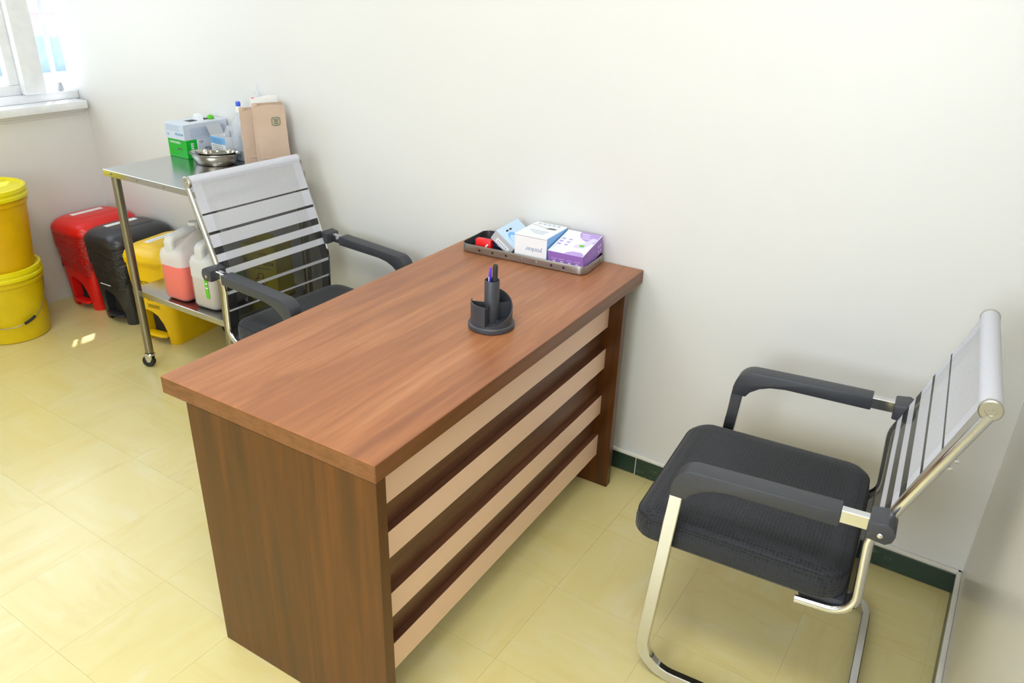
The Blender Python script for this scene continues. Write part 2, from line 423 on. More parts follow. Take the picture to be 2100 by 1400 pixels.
for a, b in ((-0.60, 0.125), (0.175, 0.90)):
    obj('pane', bm_box(a, b, YF - 0.072, YF - 0.068, 0.85, 2.15), 'glass', added_win)
struct('wall_left', join(bm_box(XL - 0.2, XL, YF, 0.0, -0.12, 0.915), bm_box(XL - 0.2, XL, YF, WY0, 0.915, 2.2),
                         bm_box(XL - 0.2, XL, YF, 0.0, 2.2, ZC)), 'wall')
struct('ceiling', bm_box(XL - 0.2, XR + 0.15, YF - 0.15, 0.15, ZC, ZC + 0.15), 'ceiling')
# green skirting tiles
HB, TB = 0.069, 0.0125
def skirting(name, length, place, joints):
    root = struct(name, join(bm_box(0, length, -TB * 0.55, 0, 0, HB, 0), bm_box(0, length, -TB * 1.05, 0, HB, HB + 0.012, 0.003)), 'white_bead')
    place(root)
    cuts = [0.0] + joints + [length]
    for a, b in zip(cuts, cuts[1:]):
        t = obj('skirting_tile', bm_box(a + 0.0022, b - 0.0022, -TB, -TB * 0.5, 0.002, HB - 0.001, 0.0012, 1), 'green_tile', root, 0)
    return root
LB = XR - XL
jb = [x for x in [0.05 - XL + 0.37 * k for k in range(-9, 4)] if 0.02 < x < LB - 0.02]
skirting('baseboard_back', LB, lambda o: setattr(o, 'location', (XL, 0, 0)), jb)
def pl_right(o): o.location = (XR, 0.0, 0); o.rotation_euler = (0, 0, -PI / 2)
skirting('baseboard_right', -YF, pl_right, [0.16 + 0.37 * k for k in range(9) if 0.16 + 0.37 * k < -YF - 0.02])
# ceiling lamps: out of view, added to brighten the room
for i, (lx, ly) in enumerate(ADDED_LAMPS):
    nm = ('on the visitor side of the desk', 'on the window side of the room')[i]
    t = thing('added_ceiling_lamp', 'flat white panel lamp added out of view on the ceiling ' + nm, 'lamp', (lx, ly, ZC), 0, 'added ceiling panel lamps')
    obj('housing', bm_box(-0.61, 0.61, -0.31, 0.31, -0.035, -0.001, 0.004), 'white_paint', t)
    obj('diffuser', bm_box(-0.58, 0.58, -0.28, 0.28, -0.040, -0.034), 'lamp', t)
# window in the left wall
win = struct('window_1', join(
    bm_box(-3.15, -3.05, WY0, -0.002, 0.953, 0.99, 0.004), bm_box(-3.15, -3.05, WY0, -0.002, 2.15, 2.2, 0.004),
    bm_box(-3.15, -3.05, WY0, WY0 + 0.06, 0.99, 2.15, 0.004), bm_box(-3.155, -3.035, -0.256, -0.158, 0.99, 2.15, 0.006),
    bm_box(-3.15, -3.05, -0.93, -0.87, 0.99, 2.15, 0.004)), 'white_paint')
obj('sill', bm_box(-3.2, -2.958, WY0 - 0.03, -0.018, 0.915, 0.953, 0.006), 'white_paint', win)
obj('moulding', join(bm_box(-3.02, -2.985, WY0 - 0.02, -0.025, 0.899, 0.915, 0.004), bm_box(-3.02, -2.998, WY0 - 0.02, -0.025, 0.886, 0.899, 0.003)), 'wall', win)
for (a, b) in ((-0.87, -0.256), (WY0 + 0.06, -0.93)):
    s = obj('sash', join(bm_box(-3.12, -3.075, a, b, 0.99, 1.035, 0.004), bm_box(-3.12, -3.075, a, b, 2.105, 2.15, 0.004),
                         bm_box(-3.12, -3.075, a, a + 0.045, 1.035, 2.105, 0.004), bm_box(-3.12, -3.075, b - 0.045, b, 1.035, 2.105, 0.004)), 'white_paint', win)
    obj('pane', bm_box(-3.10, -3.096, a + 0.045, b - 0.045, 1.035, 2.105), 'glass', s)
obj('pane', bm_box(-3.10, -3.096, -0.158, -0.004, 0.99, 2.15), 'glass', win)
obj('bar', bm_box(-3.150, -3.142, -0.062, -0.040, 0.955, 2.19, 0.002), 'white_paint', win)
obj('bar', bm_box(-3.178, -3.170, -0.596, -0.572, 0.955, 2.19, 0.002), 'white_paint', win)
obj('bar', bm_box(-3.178, -3.170, -1.16, -1.136, 0.955, 2.19, 0.002), 'white_paint', win)
obj('latch', prism([(-0.085, 0.992), (-0.055, 0.992), (-0.063, 1.03), (-0.077, 1.03)], -3.09, -3.07, 'x', 0.002), 'grey_card', win)

# ------------------------------------------------------------------ outside the window
solo('ground', bm_box(-16, -3.25, -8, 10, -0.6, 0.57), 'concrete', 'pale sunlit concrete yard outside the window', 'ground')['kind'] = 'structure'
struct('roof_eave', bm_box(-3.66, -3.2, -4.5, 1.2, 2.52, 2.60), 'white_paint')
fence = thing('sheet_fence', 'pale blue sheet fence standing in the yard outside the window', 'fence', (-7.0, 0, 0.57))
for k in range(16):
    obj('sheet', bm_box(-0.012 + 0.008 * (k % 2), 0.012 + 0.008 * (k % 2), -3.0 + k * 0.5, -2.505 + k * 0.5, 0.0, 0.31 + 0.01 * math.sin(k * 2.3)), 'blue_sheet', fence)
house = thing('pink_building', 'pale pink building with a white gutter beyond the blue fence', 'building', (-9.0, 0, 0.57))
obj('wall', bm_box(-2.0, 0.0, -4, 8, 0, 0.40), 'pink_wall', house)
obj('gutter', bm_box(-0.02, 0.14, -4, 8, 0.40, 0.47, 0.01), 'white_paint', house)
obj('roof', prism([(-2.2, 0.47), (0.12, 0.47), (-1.0, 0.62)], -4, 8, 'y'), 'concrete', house)
obj('downpipe', sweep(fillet([(0.07, 2.62, 0.41), (0.07, 2.62, 0.16), (0.10, 2.56, 0.06), (0.10, 2.54, 0.0)], 0.05), circ(0.032)), 'blue_sheet', house)
def crown(seed, r):
    bm = bmesh.new(); bmesh.ops.create_icosphere(bm, subdivisions=4, radius=r)
    for v in bm.verts:
        d = v.co.normalized(); v.co = d * r * (0.75 + 0.55 * noise.fractal(d * 3 + Vector((seed, 0, 0)), 0.9, 2.0, 4))
    return bm
for k, (ty, lab) in enumerate(((3.4, 'green leafy tree rising behind the pink building'), )):
    t = thing('tree', lab, 'tree', (-12.5, ty, 0.57))
    obj('trunk', lathe([(0.16, 0.0), (0.12, 0.5), (0.10, 0.9)], 12), 'bark', t)
    obj('crown', xf(crown(3.1 + k, 1.1), (0, 0, 1.45)), 'leaf', t)

# ------------------------------------------------------------------ desk
desk = thing('office_desk', 'walnut laminate desk with peach slatted front panel against the wall', 'desk', (0, -0.0028, 0), 0.02963)
W, L, H, T = 0.624, 1.2797, 0.75, 0.043
dt = obj('desktop', bm_box(-W, 0, -L, 0, H - T, H, 0.0015, 1), ['wood_y', 'wood_edge'], desk)
for f in dt.data.polygons:
    if abs(f.normal.z) < 0.5: f.material_index = 1
obj('end_panel', bm_box(-0.546, -0.0005, -L + 0.0005, -L + 0.0295, 0, H - T, 0.001, 1), 'wood_z_shaded', desk)
obj('end_panel', bm_box(-0.546, -0.0005, -0.134, -0.105, 0, H - T, 0.001, 1), 'wood_z_shaded', desk)
obj('modesty_panel', bm_box(-0.082, -0.066, -L + 0.0296, -0.1341, 0.112, H - T), 'wood_dark', desk)
for z0, z1 in ((0.592, H - T), (0.447, 0.516), (0.279, 0.347), (0.118, 0.196)):
    s = obj('slat', bm_box(-0.0655, -0.0475, -L + 0.030, -0.1345, z0, z1), 'wood_dark', desk)
    obj('slat_facing', bm_box(-0.0475, -0.0465, -L + 0.030, -0.1345, z0, z1), 'peach', s)

# ------------------------------------------------------------------ chairs
def make_chair(label, loc, rz):
    t = thing('office_chair', label, 'chair', loc, rz, 'mesh back office chairs')
    sec = rrect(0.030, 0.020, 0.0018, 1)
    half = [(-0.135, 0.262, 0.6335), (0.258, 0.262, 0.6205), (0.300, 0.262, 0.015), (-0.188, 0.262, 0.015)]
    pts = half + [(x, -y, z) for x, y, z in half[::-1]]
    pts = [Vector(p) for p in pts]
    path = fillet(pts, [0.05, 0.085, 0.06, 0.06, 0.085, 0.05], 8)
    obj('sled_frame', sweep(path, sec, (0, 1, 0)), 'chrome', t, 22)
    for s in (-1, 1):
        y0, y1 = sorted((s * 0.241, s * 0.288))
        arc = [(0.222 + 0.05 * math.cos(a), 0.588 + 0.05 * math.sin(a)) for a in [PI / 2 * (1 - i / 7) for i in range(8)]]
        prof = [(-0.067, 0.6500), (0.08, 0.6445)] + arc + [(0.2745, 0.561), (0.2385, 0.561), (0.228, 0.577), (0.205, 0.594), (0.178, 0.605), (0.14, 0.611), (-0.068, 0.616)]
        obj('armrest', prism(prof, y0, y1, 'y', 0.0028, 2), 'black_pl', t, 30)
        br = [(-0.118, 0.613), (-0.118, 0.6515), (-0.150, 0.657), (-0.163, 0.650), (-0.170, 0.634), (-0.166, 0.618), (-0.155, 0.609)]
        ya, yb = sorted((s * 0.228, s * 0.290))
        b = obj('arm_bracket', prism(br, ya, yb, 'y', 0.003, 2), 'black_pl', t, 30)
        obj('bolt', xf(lathe([(0.0055, 0), (0.0055, 0.002), (0.003, 0.0035)], 14), (-0.143, s * 0.2895, 0.628), (-s * PI / 2, 0, 0)), 'chrome', b)
        tube = fillet([(-0.257, s * 0.236, 0.905), (-0.128, s * 0.236, 0.575), (-0.140, s * 0.236, 0.372), (-0.02, s * 0.236, 0.364)], [0.09, 0.055], 10)
        obj('back_tube', sweep(tube, circ(0.0105, 12, 0.008), (0, 1, 0)), 'chrome', t)
        for cx, cz in ((-0.212, 0.780), (-0.219, 0.799)):
            obj('clip', xf(lathe([(0.004, 0), (0.004, 0.006), (0.002, 0.009)], 10), (cx - 0.009, s * 0.233, cz), (0, -PI / 2, 0)), 'chrome', t)
    # top roller
    ro = obj('top_rail', xf(lathe([(0.018, -0.232), (0.018, 0.232)], 24), (-0.256, 0, 0.918), (PI / 2, 0, 0)), 'chrome', t)
    for s in (-1, 1):
        obj('end_cap', xf(lathe([(0.019, 0), (0.0205, 0.003), (0.0205, 0.009), (0.018, 0.011), (0.0095, 0.011), (0.009, 0.0095), (0.004, 0.0095), (0.0035, 0.0105)], 28),
                          (-0.256, s * 0.231, 0.918), (-s * PI / 2, 0, 0)), 'cap_metal', ro)
    # mesh sling: wraps the rail, runs down the tubes, tucks under the seat
    prof = []
    for i in range(15):
        a = math.radians(250 - (250 + 18) * i / 14)
        prof.append((-0.256 + 0.0195 * math.cos(a), 0.918 + 0.0195 * math.sin(a)))
    down = [(p.x, p.z) for p in fillet([(-0.2375, 0, 0.912), (-0.120, 0, 0.575), (-0.132, 0, 0.385), (-0.06, 0, 0.372)], [0.09, 0.05], 12)][1:]
    prof += down
    zc = [(0.8185, 0.8125), (0.758, 0.749), (0.708, 0.685), (0.660, 0.635), (0.613, 0.560), (0.548, 0.490), (0.483, 0.0)]
    cuts = sorted({z for b in zc for z in b if z > 0.38}, reverse=True)
    fine = prof[:15]; rest = prof[14:]; dense = []
    for (xa, za), (xb, zb) in zip(rest, rest[1:]):
        seg = [(xa, za)]
        for c in cuts:
            if zb < c < za: seg.append((xa + (xb - xa) * (za - c) / (za - zb), c))
        dense += seg
    prof = fine[:-1] + dense + [rest[-1]]
    ys = [-0.231, -0.196, -0.098, 0.0, 0.098, 0.196, 0.231]
    bm = bmesh.new(); uvl = bm.loops.layers.uv.new('UVMap'); rows = []; acc = 0.0; vl = []
    for i, (x, z) in enumerate(prof):
        if i: acc += math.dist(prof[i - 1], prof[i])
        rows.append([bm.verts.new((x, y, z)) for y in ys]); vl.append(acc)
    for i in range(len(prof) - 1):
        zm = (prof[i][1] + prof[i + 1][1]) / 2
        black = i >= 14 and any(b[1] < zm < b[0] for b in zc)
        for j in range(len(ys) - 1):
            f = bm.faces.new((rows[i][j], rows[i][j + 1], rows[i + 1][j + 1], rows[i + 1][j]))
            hem = j in (0, len(ys) - 2) or i < 14
            f.material_index = (3 if hem else 1) if black else (2 if hem else 0)
            for lp, (yy, vv) in zip(f.loops, ((ys[j], vl[i]), (ys[j + 1], vl[i]), (ys[j + 1], vl[i + 1]), (ys[j], vl[i + 1]))):
                lp[uvl].uv = (yy, vv)
    obj('mesh_back', bm, ['mesh_white', 'mesh_black', 'mesh_white_hem', 'mesh_black_hem'], t, 60)
    # padded seat
    secs = []
    for z, inset in ((0.386, 0.020), (0.389, 0.006), (0.398, 0.0), (0.430, 0.0), (0.443, 0.003), (0.452, 0.010), (0.458, 0.024), (0.462, 0.06)):
        secs.append([(x, y, z + (0.008 if z > 0.44 else 0) * (1 - ((x - 0.12) / 0.26) ** 2) - (0.012 if z > 0.4 else 0.006) * max(0, (x - 0.24) / 0.13) ** 2)
                     for x, y in rrect(0.482 - 2 * inset, 0.494 - 2 * inset, max(0.02, 0.062 - inset), 6, 0.1285, 0)])
    st = obj('seat', loft(secs), 'knit', t, 50)
    piping = [Vector((x, y, 0.4455 + 0.006 * (1 - ((x - 0.12) / 0.26) ** 2) - 0.012 * max(0, (x - 0.24) / 0.13) ** 2)) for x, y in rrect(0.482 - 0.009, 0.494 - 0.009, 0.058, 6, 0.1285, 0)]
    obj('piping', sweep(piping, circ(0.0022, 6), (0, 0, 1), closed=True), 'black_rubber', st)
    obj('seat_pan', bm_box(-0.118, -0.022, -0.229, 0.229, 0.366, 0.394, 0.008), 'black_pl', t)
    obj('seat_plate', bm_box(-0.06, 0.30, -0.20, 0.20, 0.374, 0.387, 0.003), 'black_pl', t)
    for x in (0.0, 0.20):
        obj('cross_bar', bm_box(x - 0.015, x + 0.015, -0.205, 0.205, 0.366, 0.376, 0.003), 'black_pl', t)
    return t
chair_r = make_chair('black cushioned chair with striped mesh back by the right wall, facing the desk', (0.695, -0.486, 0), PI + 0.074)
chair_l = copy_tree(chair_r)
chair_l.location = (-1.136, -0.378, 0); chair_l.rotation_euler = (0, 0, -0.029)
chair_l['label'] = 'striped mesh back chair pushed in behind the desk, in front of the trolley'

# ------------------------------------------------------------------ trolley
tro = thing('instrument_trolley', 'stainless steel two shelf trolley on castors in the corner', 'trolley', (-1.740, -0.288, 0), 0.02)
def shelf(w, d, z, th, r=0.004):
    a = [(x, y, z) for x, y in rrect(w, d, r, 2)]
    secs = [[(x, y, z - th) for x, y in rrect(w - 0.004, d - 0.004, r, 2)], [(x, y, z - th) for x, y in rrect(w, d, r, 2)],
            [(x, y, z - 0.002) for x, y in rrect(w, d, r, 2)], [(x, y, z) for x, y in rrect(w - 0.003, d - 0.003, r, 2)]]
    return loft(secs)
top = obj('top_shelf', shelf(0.62, 0.456, 0.85, 0.024), 'steel', tro)
low = obj('lower_shelf', shelf(0.580, 0.430, 0.356, 0.024), 'steel', tro)
for k in range(4):
    obj('rivet', xf(lathe([(0.004, 0), (0.003, 0.002)], 10), (-0.26 + 0.16 * k, -0.228, 0.838), (PI / 2, 0, 0)), 'steel_leg', top)
for sx in (-1, 1):
    for sy in (-1, 1):
        x, y = (0.291 if sx > 0 else -0.262), sy * 0.209
        obj('leg', lathe([(0.0165, 0.070), (0.0165, 0.826)], 18, x, y), 'steel_leg', tro)
        c = obj('castor', join(lathe([(0.019, 0.066), (0.022, 0.062), (0.022, 0.056), (0.016, 0.052)], 18, x, y),
                               xf(prism([(-0.014, 0.0), (0.014, 0.0), (0.016, -0.02), (0.006, -0.038), (-0.006, -0.038), (-0.012, -0.02)], -0.0155, -0.0125, 'y'), (x - 0.006, y, 0.062), (0, 0, 0.5)),
                               xf(prism([(-0.014, 0.0), (0.014, 0.0), (0.016, -0.02), (0.006, -0.038), (-0.006, -0.038), (-0.012, -0.02)], 0.0125, 0.0155, 'y'), (x - 0.006, y, 0.062), (0, 0, 0.5))), 'chrome', tro)
        obj('wheel', xf(lathe([(0.010, -0.0115), (0.022, -0.0115), (0.0265, -0.007), (0.0265, 0.007), (0.022, 0.0115), (0.010, 0.0115)], 26), (x - 0.008, y - 0.004, 0.0268), (PI / 2, 0, 0.5)), 'black_rubber', c)

# ------------------------------------------------------------------ pedal bins
def make_bin(label, loc, rz, mat, liner=None, pedal_mat=None):
    t = thing('pedal_bin', label, 'bin', loc, rz, 'pedal bins under the trolley')
    def sec(z, w, d, r=0.035): return [(x, y, z) for x, y in rrect(w, d, r, 5)]
    body = loft([sec(0, 0.214, 0.27), sec(0.012, 0.219, 0.275), sec(0.20, 0.236, 0.292), sec(0.372, 0.252, 0.308), sec(0.374, 0.258, 0.316), sec(0.392, 0.260, 0.318)])
    a = [(-0.055, -0.05), (0.068, -0.05), (0.068, 0.03), (0.064, 0.06), (0.050, 0.10), (0.025, 0.135), (-0.010, 0.152), (-0.040, 0.156), (-0.052, 0.150), (-0.057, 0.12)]
    body = boolean(body, [prism(a, -0.30, -0.045, 'y')], 'body')
    obj('body', body, mat, t, 40)
    obj('inner_bucket', bm_box(-0.070, 0.080, -0.100, -0.046, 0.004, 0.165), 'dark_hole', t)
    obj('pedal', prism([(-0.054, -0.12), (0.067, -0.12), (0.067, -0.150), (0.045, -0.163), (-0.030, -0.163), (-0.054, -0.150)], 0.036, 0.050, 'z', 0.004), mat, t)
    lid = loft([sec(0.384, 0.268, 0.330, 0.06), sec(0.392, 0.276, 0.338, 0.064), sec(0.404, 0.276, 0.338, 0.066), sec(0.420, 0.266, 0.328, 0.068), sec(0.434, 0.244, 0.306, 0.068),
                sec(0.444, 0.212, 0.276, 0.066), sec(0.450, 0.172, 0.240, 0.060), sec(0.453, 0.12, 0.19, 0.05)])
    ld = obj('lid', lid, mat, t, 60)
    obj('crown', loft([sec(0.440, 0.150, 0.262, 0.05), sec(0.452, 0.128, 0.240, 0.05), sec(0.456, 0.100, 0.212, 0.045), sec(0.457, 0.07, 0.18, 0.03)]), mat, ld, 60)
    lb = obj('label_strip', bm_box(-0.045, -0.015, -0.09, 0.07, 0.4562, 0.4576), 'paper_white', ld)
    for k in range(9):
        obj('print', bm_box(-0.032, -0.027, -0.075 + k * 0.015, -0.066 + k * 0.015, 0.4576, 0.4578), 'ink_blue', lb)
    for s in (-1, 1):
        obj('hinge', xf(lathe([(0.008, -0.014), (0.008, 0.014)], 12), (s * 0.07, 0.164, 0.394), (0, PI / 2, 0)), mat, t)
    if liner:
        bm = bmesh.new(); rows = []
        n = 72
        for k in range(13):
            f = k / 12; z = 0.386 - f * 0.16
            row = []
            for i, (x, y) in enumerate(rrect(0.270 - 0.02 * f, 0.330 - 0.02 * f, 0.055, 17)):
                q = noise.fractal(Vector((x * 9, y * 9, z * 16 + loc[0])), 0.8, 2.0, 4)
                s = 1 + 0.045 * q * (0.25 + f)
                row.append(bm.verts.new((x * s, y * s, z - (0.025 * noise.noise(Vector((x * 10, y * 10, 3.3))) if k == 12 else 0) - f * 0.02 * (1 + math.sin(i * 0.35)))))
            rows.append(row)
        n = len(rows[0])
        for ra, rb in zip(rows, rows[1:]):
            for i in range(n): bm.faces.new((ra[i], ra[(i + 1) % n], rb[(i + 1) % n], rb[i]))
        obj('bin_liner', bm, liner, t, 80)
    return t
bin_red = make_bin('red pedal bin in the corner with a red liner bag', (-2.826, -0.178, 0), 0.06, 'red_pl', 'red_film')
bin_blk = make_bin('black pedal bin between the red and yellow bins', (-2.540, -0.180, 0), 0.05, 'black_gloss', 'black_film')
bin_yel = make_bin('yellow infectious waste pedal bin behind the trolley leg', (-2.205, -0.200, 0), 0.15, 'yellow_pl')
fr = (1, 0, 0); upv = (0, -0.05, 1)
lettering('lettering', 'INFECTIOUS', 0.0215, 'ink_black', bin_yel, (-0.012, -0.1515, 0.290), fr, upv)
lettering('lettering', 'WASTE', 0.0215, 'ink_black', bin_yel, (-0.012, -0.1498, 0.267), fr, upv)
def biohazard(name, mat, parent, pos, right, up, s):
    bms = []
    for k in range(3):
        a0 = PI / 2 + k * 2 * PI / 3; c = (0.55 * s * math.cos(a0), 0.55 * s * math.sin(a0))
        arc = []
        for i in range(17):
            b = a0 - PI * 0.80 + 1.60 * PI * i / 16 + 0; arc.append((c[0] + 0.55 * s * math.cos(b), c[1] + 0.55 * s * math.sin(b)))
        for i in range(16, -1, -1):
            b = a0 - PI * 0.80 + 1.60 * PI * i / 16; arc.append((c[0] * 1.12 + 0.40 * s * math.cos(b), c[1] * 1.12 + 0.40 * s * math.sin(b)))
        bms.append(flat_poly(arc, pos, right, up))
    obj(name, join(*bms), mat, parent, 0)
biohazard('hazard_symbol', 'ink_black', bin_yel, (-0.0, -0.1479, 0.222), fr, upv, 0.020)
for k in range(3):
    obj('print', patch((0.012, -0.1462 + 0.0003 * k, 0.186 - k * 0.006), fr, upv, 0.075 - 0.012 * (k % 2), 0.0022), 'ink_black', bin_yel, 0)
obj('print', patch((0.0, -0.1640, 0.20), fr, (0, -0.02, 1), 0.075, 0.004, 0.001), 'ink_white', bin_blk, 0)

# ------------------------------------------------------------------ yellow buckets
def make_bucket(label, loc, rb, rt, h, mat, lid):
    t = thing('bucket', label, 'bucket', loc, 0.0, 'stacked yellow buckets')
    n = 48
    dr = lambda z: rb + (rt - rb) * z / h
    prof = [(rb - 0.006, 0.0), (rb, 0.005), (dr(h * 0.5), h * 0.5), (dr(h - 0.075), h - 0.075), (dr(h - 0.075) + 0.006, h - 0.071), (dr(h - 0.06) + 0.006, h - 0.060),
            (dr(h - 0.06) + 0.001, h - 0.056), (dr(h - 0.045) + 0.001, h - 0.045)]
    obj('tub', lathe(prof, n), mat, t)
    l = [(rt - 0.01, h - 0.046), (rt + 0.007, h - 0.045), (rt + 0.007, h - 0.033), (rt + 0.003, h - 0.029), (rt + 0.003, h - 0.022), (rt + 0.006, h - 0.018), (rt + 0.004, h - 0.003),
         (rt - 0.003, h), (rt - 0.010, h - 0.002), (rt - 0.016, h - 0.010), (0.05, h - 0.012), (0.004, h - 0.012)]
    obj('lid', lathe(l, n), lid, t)
    return t
BX, BY = -2.800, -0.664
b1 = make_bucket('lower yellow bucket on the floor with a wire handle', (BX, BY, 0), 0.147, 0.165, 0.335, 'bucket_a', 'lid_y')
b2 = make_bucket('upper yellow bucket stacked on top of another bucket', (BX + 0.008, BY + 0.004, 0.3235), 0.138, 0.172, 0.362, 'bucket_b', 'lid_y')
def on_bucket(ang, z, rb=0.147, rt=0.165, h=0.335, off=0.004):
    r = rb + (rt - rb) * z / h + off; return Vector((r * math.cos(ang), r * math.sin(ang), z))
hp = []
for i in range(41):
    u = i / 40; ang = math.radians(60 - 180 * u)
    z = 0.270 - 0.185 * math.sin(PI * u) ** 0.6
    hp.append(on_bucket(ang, z, off=0.003 + 0.012 * math.sin(PI * u)))
hd = obj('handle', sweep(hp, circ(0.0022, 8), (0, 0, 1)), 'steel_leg', b1)
obj('grip', sweep(hp[11:16], circ(0.0065, 10), (0, 0, 1)), 'black_rubber', hd)
for u in (0, -1):
    obj('ear', xf(lathe([(0.014, 0), (0.012, 0.008)], 14), (hp[u].x * 0.965, hp[u].y * 0.965, hp[u].z), (0, PI / 2, math.atan2(hp[u].y, hp[u].x))), 'bucket_a', b1)
a = math.radians(-28); rr = 0.138 + 0.034 * 0.42 + 0.0002
obj('stain', xf(lathe([(0.004, 0), (0.003, 0.0008)], 10), (rr * math.cos(a), rr * math.sin(a), 0.152), (0, PI / 2, a)), 'ink_black', b2)

# ------------------------------------------------------------------ jerrycans on the lower shelf
def make_can(label, loc, rz, level, liq, w=0.136, d=0.175):
    t = thing('jerrycan', label, 'jerrycan', loc, rz, 'plastic jerrycans on the lower shelf')
    def sec(z, ww, dd, r, cy=0.0): return [(x, y, z) for x, y in rrect(ww, dd, r, 5, 0, cy)]
    hs = 0.206
    obj('body', loft([sec(0.0, w - 0.03, d - 0.03, 0.02), sec(0.006, w - 0.012, d - 0.012, 0.026), sec(0.016, w, d, 0.03), sec(level, w, d, 0.03), sec(hs - 0.02, w, d, 0.03),
                      sec(hs, w - 0.014, d - 0.014, 0.028), sec(hs + 0.010, w * 0.62, d - 0.035, 0.025), sec(hs + 0.028, 0.05, d * 0.55, 0.02, 0.03),
                      sec(hs + 0.052, 0.042, 0.046, 0.018, 0.050), sec(hs + 0.070, 0.036, 0.036, 0.0178, 0.052)]), ['milky', 'milky_wet'], t, 50)
    for f in [c for c in COL.objects if c.parent == t][0].data.polygons:
        if f.center.z < level: f.material_index = 1
    hd = fillet([(0, -d / 2 + 0.018, hs - 0.012), (0, -d / 2 + 0.016, hs + 0.046), (0, 0.044, hs + 0.066)], [0.020], 8)
    obj('handle', sweep(hd, rrect(0.024, 0.044, 0.009, 3), (1, 0, 0)), 'milky', t, 60)
    cp = obj('cap', lathe([(0.0205, 0), (0.0215, 0.003), (0.0215, 0.022), (0.019, 0.026), (0.004, 0.026)], 28, 0, 0.052), 'milky_cap', t); cp.location = (0, 0, hs + 0.062)
    k = 0.972
    obj('liquid', loft([sec(0.002, (w - 0.030) * k, (d - 0.030) * k, 0.02), sec(0.007, (w - 0.012) * k, (d - 0.012) * k, 0.026), sec(0.017, w * k, d * k, 0.029), sec(level, w * k, d * k, 0.029)]), liq, t, 40)
    return t
can1 = make_can('milky jerrycan half full of salmon red liquid on the lower shelf', (-1.778, -0.398, 0.3562), 0.06, 0.148, 'liquid_red')
can2 = make_can('milky jerrycan with cloudy liquid and green label beside the chair', (-1.612, -0.385, 0.3562), 0.06, 0.130, 'liquid_clear')
obj('label', bm_box(0.0682, 0.0688, -0.060, 0.055, 0.055, 0.165), 'green_label', can2, 0)
lb2 = obj('label', bm_box(0.022, 0.0400, -0.0882, -0.0876, 0.055, 0.165), 'green_label', can2, 0)
for k in range(3):
    obj('print', bm_box(0.026, 0.037, -0.0886, -0.0882, 0.095 + k * 0.018, 0.100 + k * 0.018), 'ink_white', lb2, 0)

# ------------------------------------------------------------------ sharps safety box
sb = thing('safety_box', 'yellow cardboard sharps box seen through the chair mesh', 'box', (-1.535, -0.203, 0.3562), 0.30)
obj('carton', bm_box(-0.075, 0.075, -0.06, 0.06, 0, 0.225, 0.001, 1), 'safety_y', sb)
obj('carrying_flap', prism([(-0.045, 0.225), (0.045, 0.225), (0.035, 0.258), (-0.035, 0.258)], -0.002, 0.002, 'y'), 'safety_y', sb)
lettering('lettering', 'Safety Box', 0.031, 'ink_black', sb, (0, -0.0601, 0.155), (1, 0, 0), (0, 0, 1))
lettering('lettering', 'mHz', 0.020, 'ink_red', sb, (0.02, -0.0601, 0.192), (1, 0, 0), (0, 0, 1))
biohazard('hazard_symbol', 'ink_red', sb, (0.0, -0.0601, 0.082), (1, 0, 0), (0, 0, 1), 0.026)
for k in range(3):
    obj('print', patch((0, -0.0601, 0.130 - k * 0.115), (1, 0, 0), (0, 0, 1), 0.10, 0.003), 'ink_grey', sb, 0)

# ------------------------------------------------------------------ on the trolley top
ZT = 0.85
gb = thing('glove_box', 'green and white glove box standing on the trolley top', 'box', (-1.995, -0.105, ZT), 0.0, 'boxes on the trolley')
gw, gd, gh = 0.118, 0.200, 0.0725
gy0 = -0.113
obj('carton', bm_box(-gw / 2, gw / 2, gy0 + 0.05, gy0 + gd, 0, gh, 0.0012, 1), 'blue_white_card', gb)
obj('green_end', bm_box(-gw / 2 - 0.0003, gw / 2 + 0.0003, gy0, gy0 + 0.052, 0, gh + 0.0003, 0.0012, 1), 'green_card', gb)
obj('stripe', bm_box(gw / 2, gw / 2 + 0.0008, gy0 + 0.053, gy0 + 0.056, 0.001, gh - 0.001), 'ink_white', gb)
lettering('lettering', 'POWDERED', 0.0125, 'ink_white', gb, (-0.010, gy0 - 0.0001, 0.060), (1, 0, 0), (0, 0, 1))
obj('print', patch((0.012, gy0 - 0.0004, 0.036), (1, 0, 0), (0, 0, 1), 0.032, 0.006), 'ink_grey', gb, 0)
for k in range(6):
    obj('print', patch((gw / 2 + 0.0004, gy0 + 0.028, 0.014 + k * 0.0088), (0, 0, -1), (0, 1, 0), 0.0055, 0.013), 'ink_white', gb, 0)
lettering('lettering', 'CE', 0.014, 'ink_grey', gb, (gw / 2 + 0.0001, gy0 + 0.072, 0.060), (0, 1, 0), (0, 0, 1))
lettering('lettering', 'med', 0.034, 'ink_grey', gb, (gw / 2 + 0.0001, gy0 + 0.115, 0.032), (0, 1, 0), (0, 0, 1))
wb = thing('mask_box', 'white tissue style box with an open slot on top of the green glove box', 'box', (-1.997, -0.107, ZT + gh + 0.0006), 0.0, 'boxes on the trolley')
obj('carton', bm_box(-0.062, 0.060, -0.114, 0.098, 0, 0.063, 0.0012, 1), 'blue_white_card', wb)
obj('slot_shade', bm_box(-0.02, 0.018, -0.05, 0.05, 0.0624, 0.0634, 0.0), 'dark_hole', wb)  # dark slab painted as the slot's shade; the carton is solid
obj('flap', prism([(-0.020, 0.063), (0.026, 0.063), (0.020, 0.083), (-0.004, 0.088)], -0.01, 0.012, 'y'), 'white_card', wb)
obj('glove_tip', xf(lathe([(0.012, 0), (0.016, 0.006), (0.010, 0.014), (0.003, 0.017)], 12), (0.02, 0.05, 0.063)), 'green_label', wb)
lettering('lettering', 'MEDIUM', 0.014, 'ink_teal', wb, (0.028, -0.1141, 0.022), (1, 0, 0), (0, 0, 1))
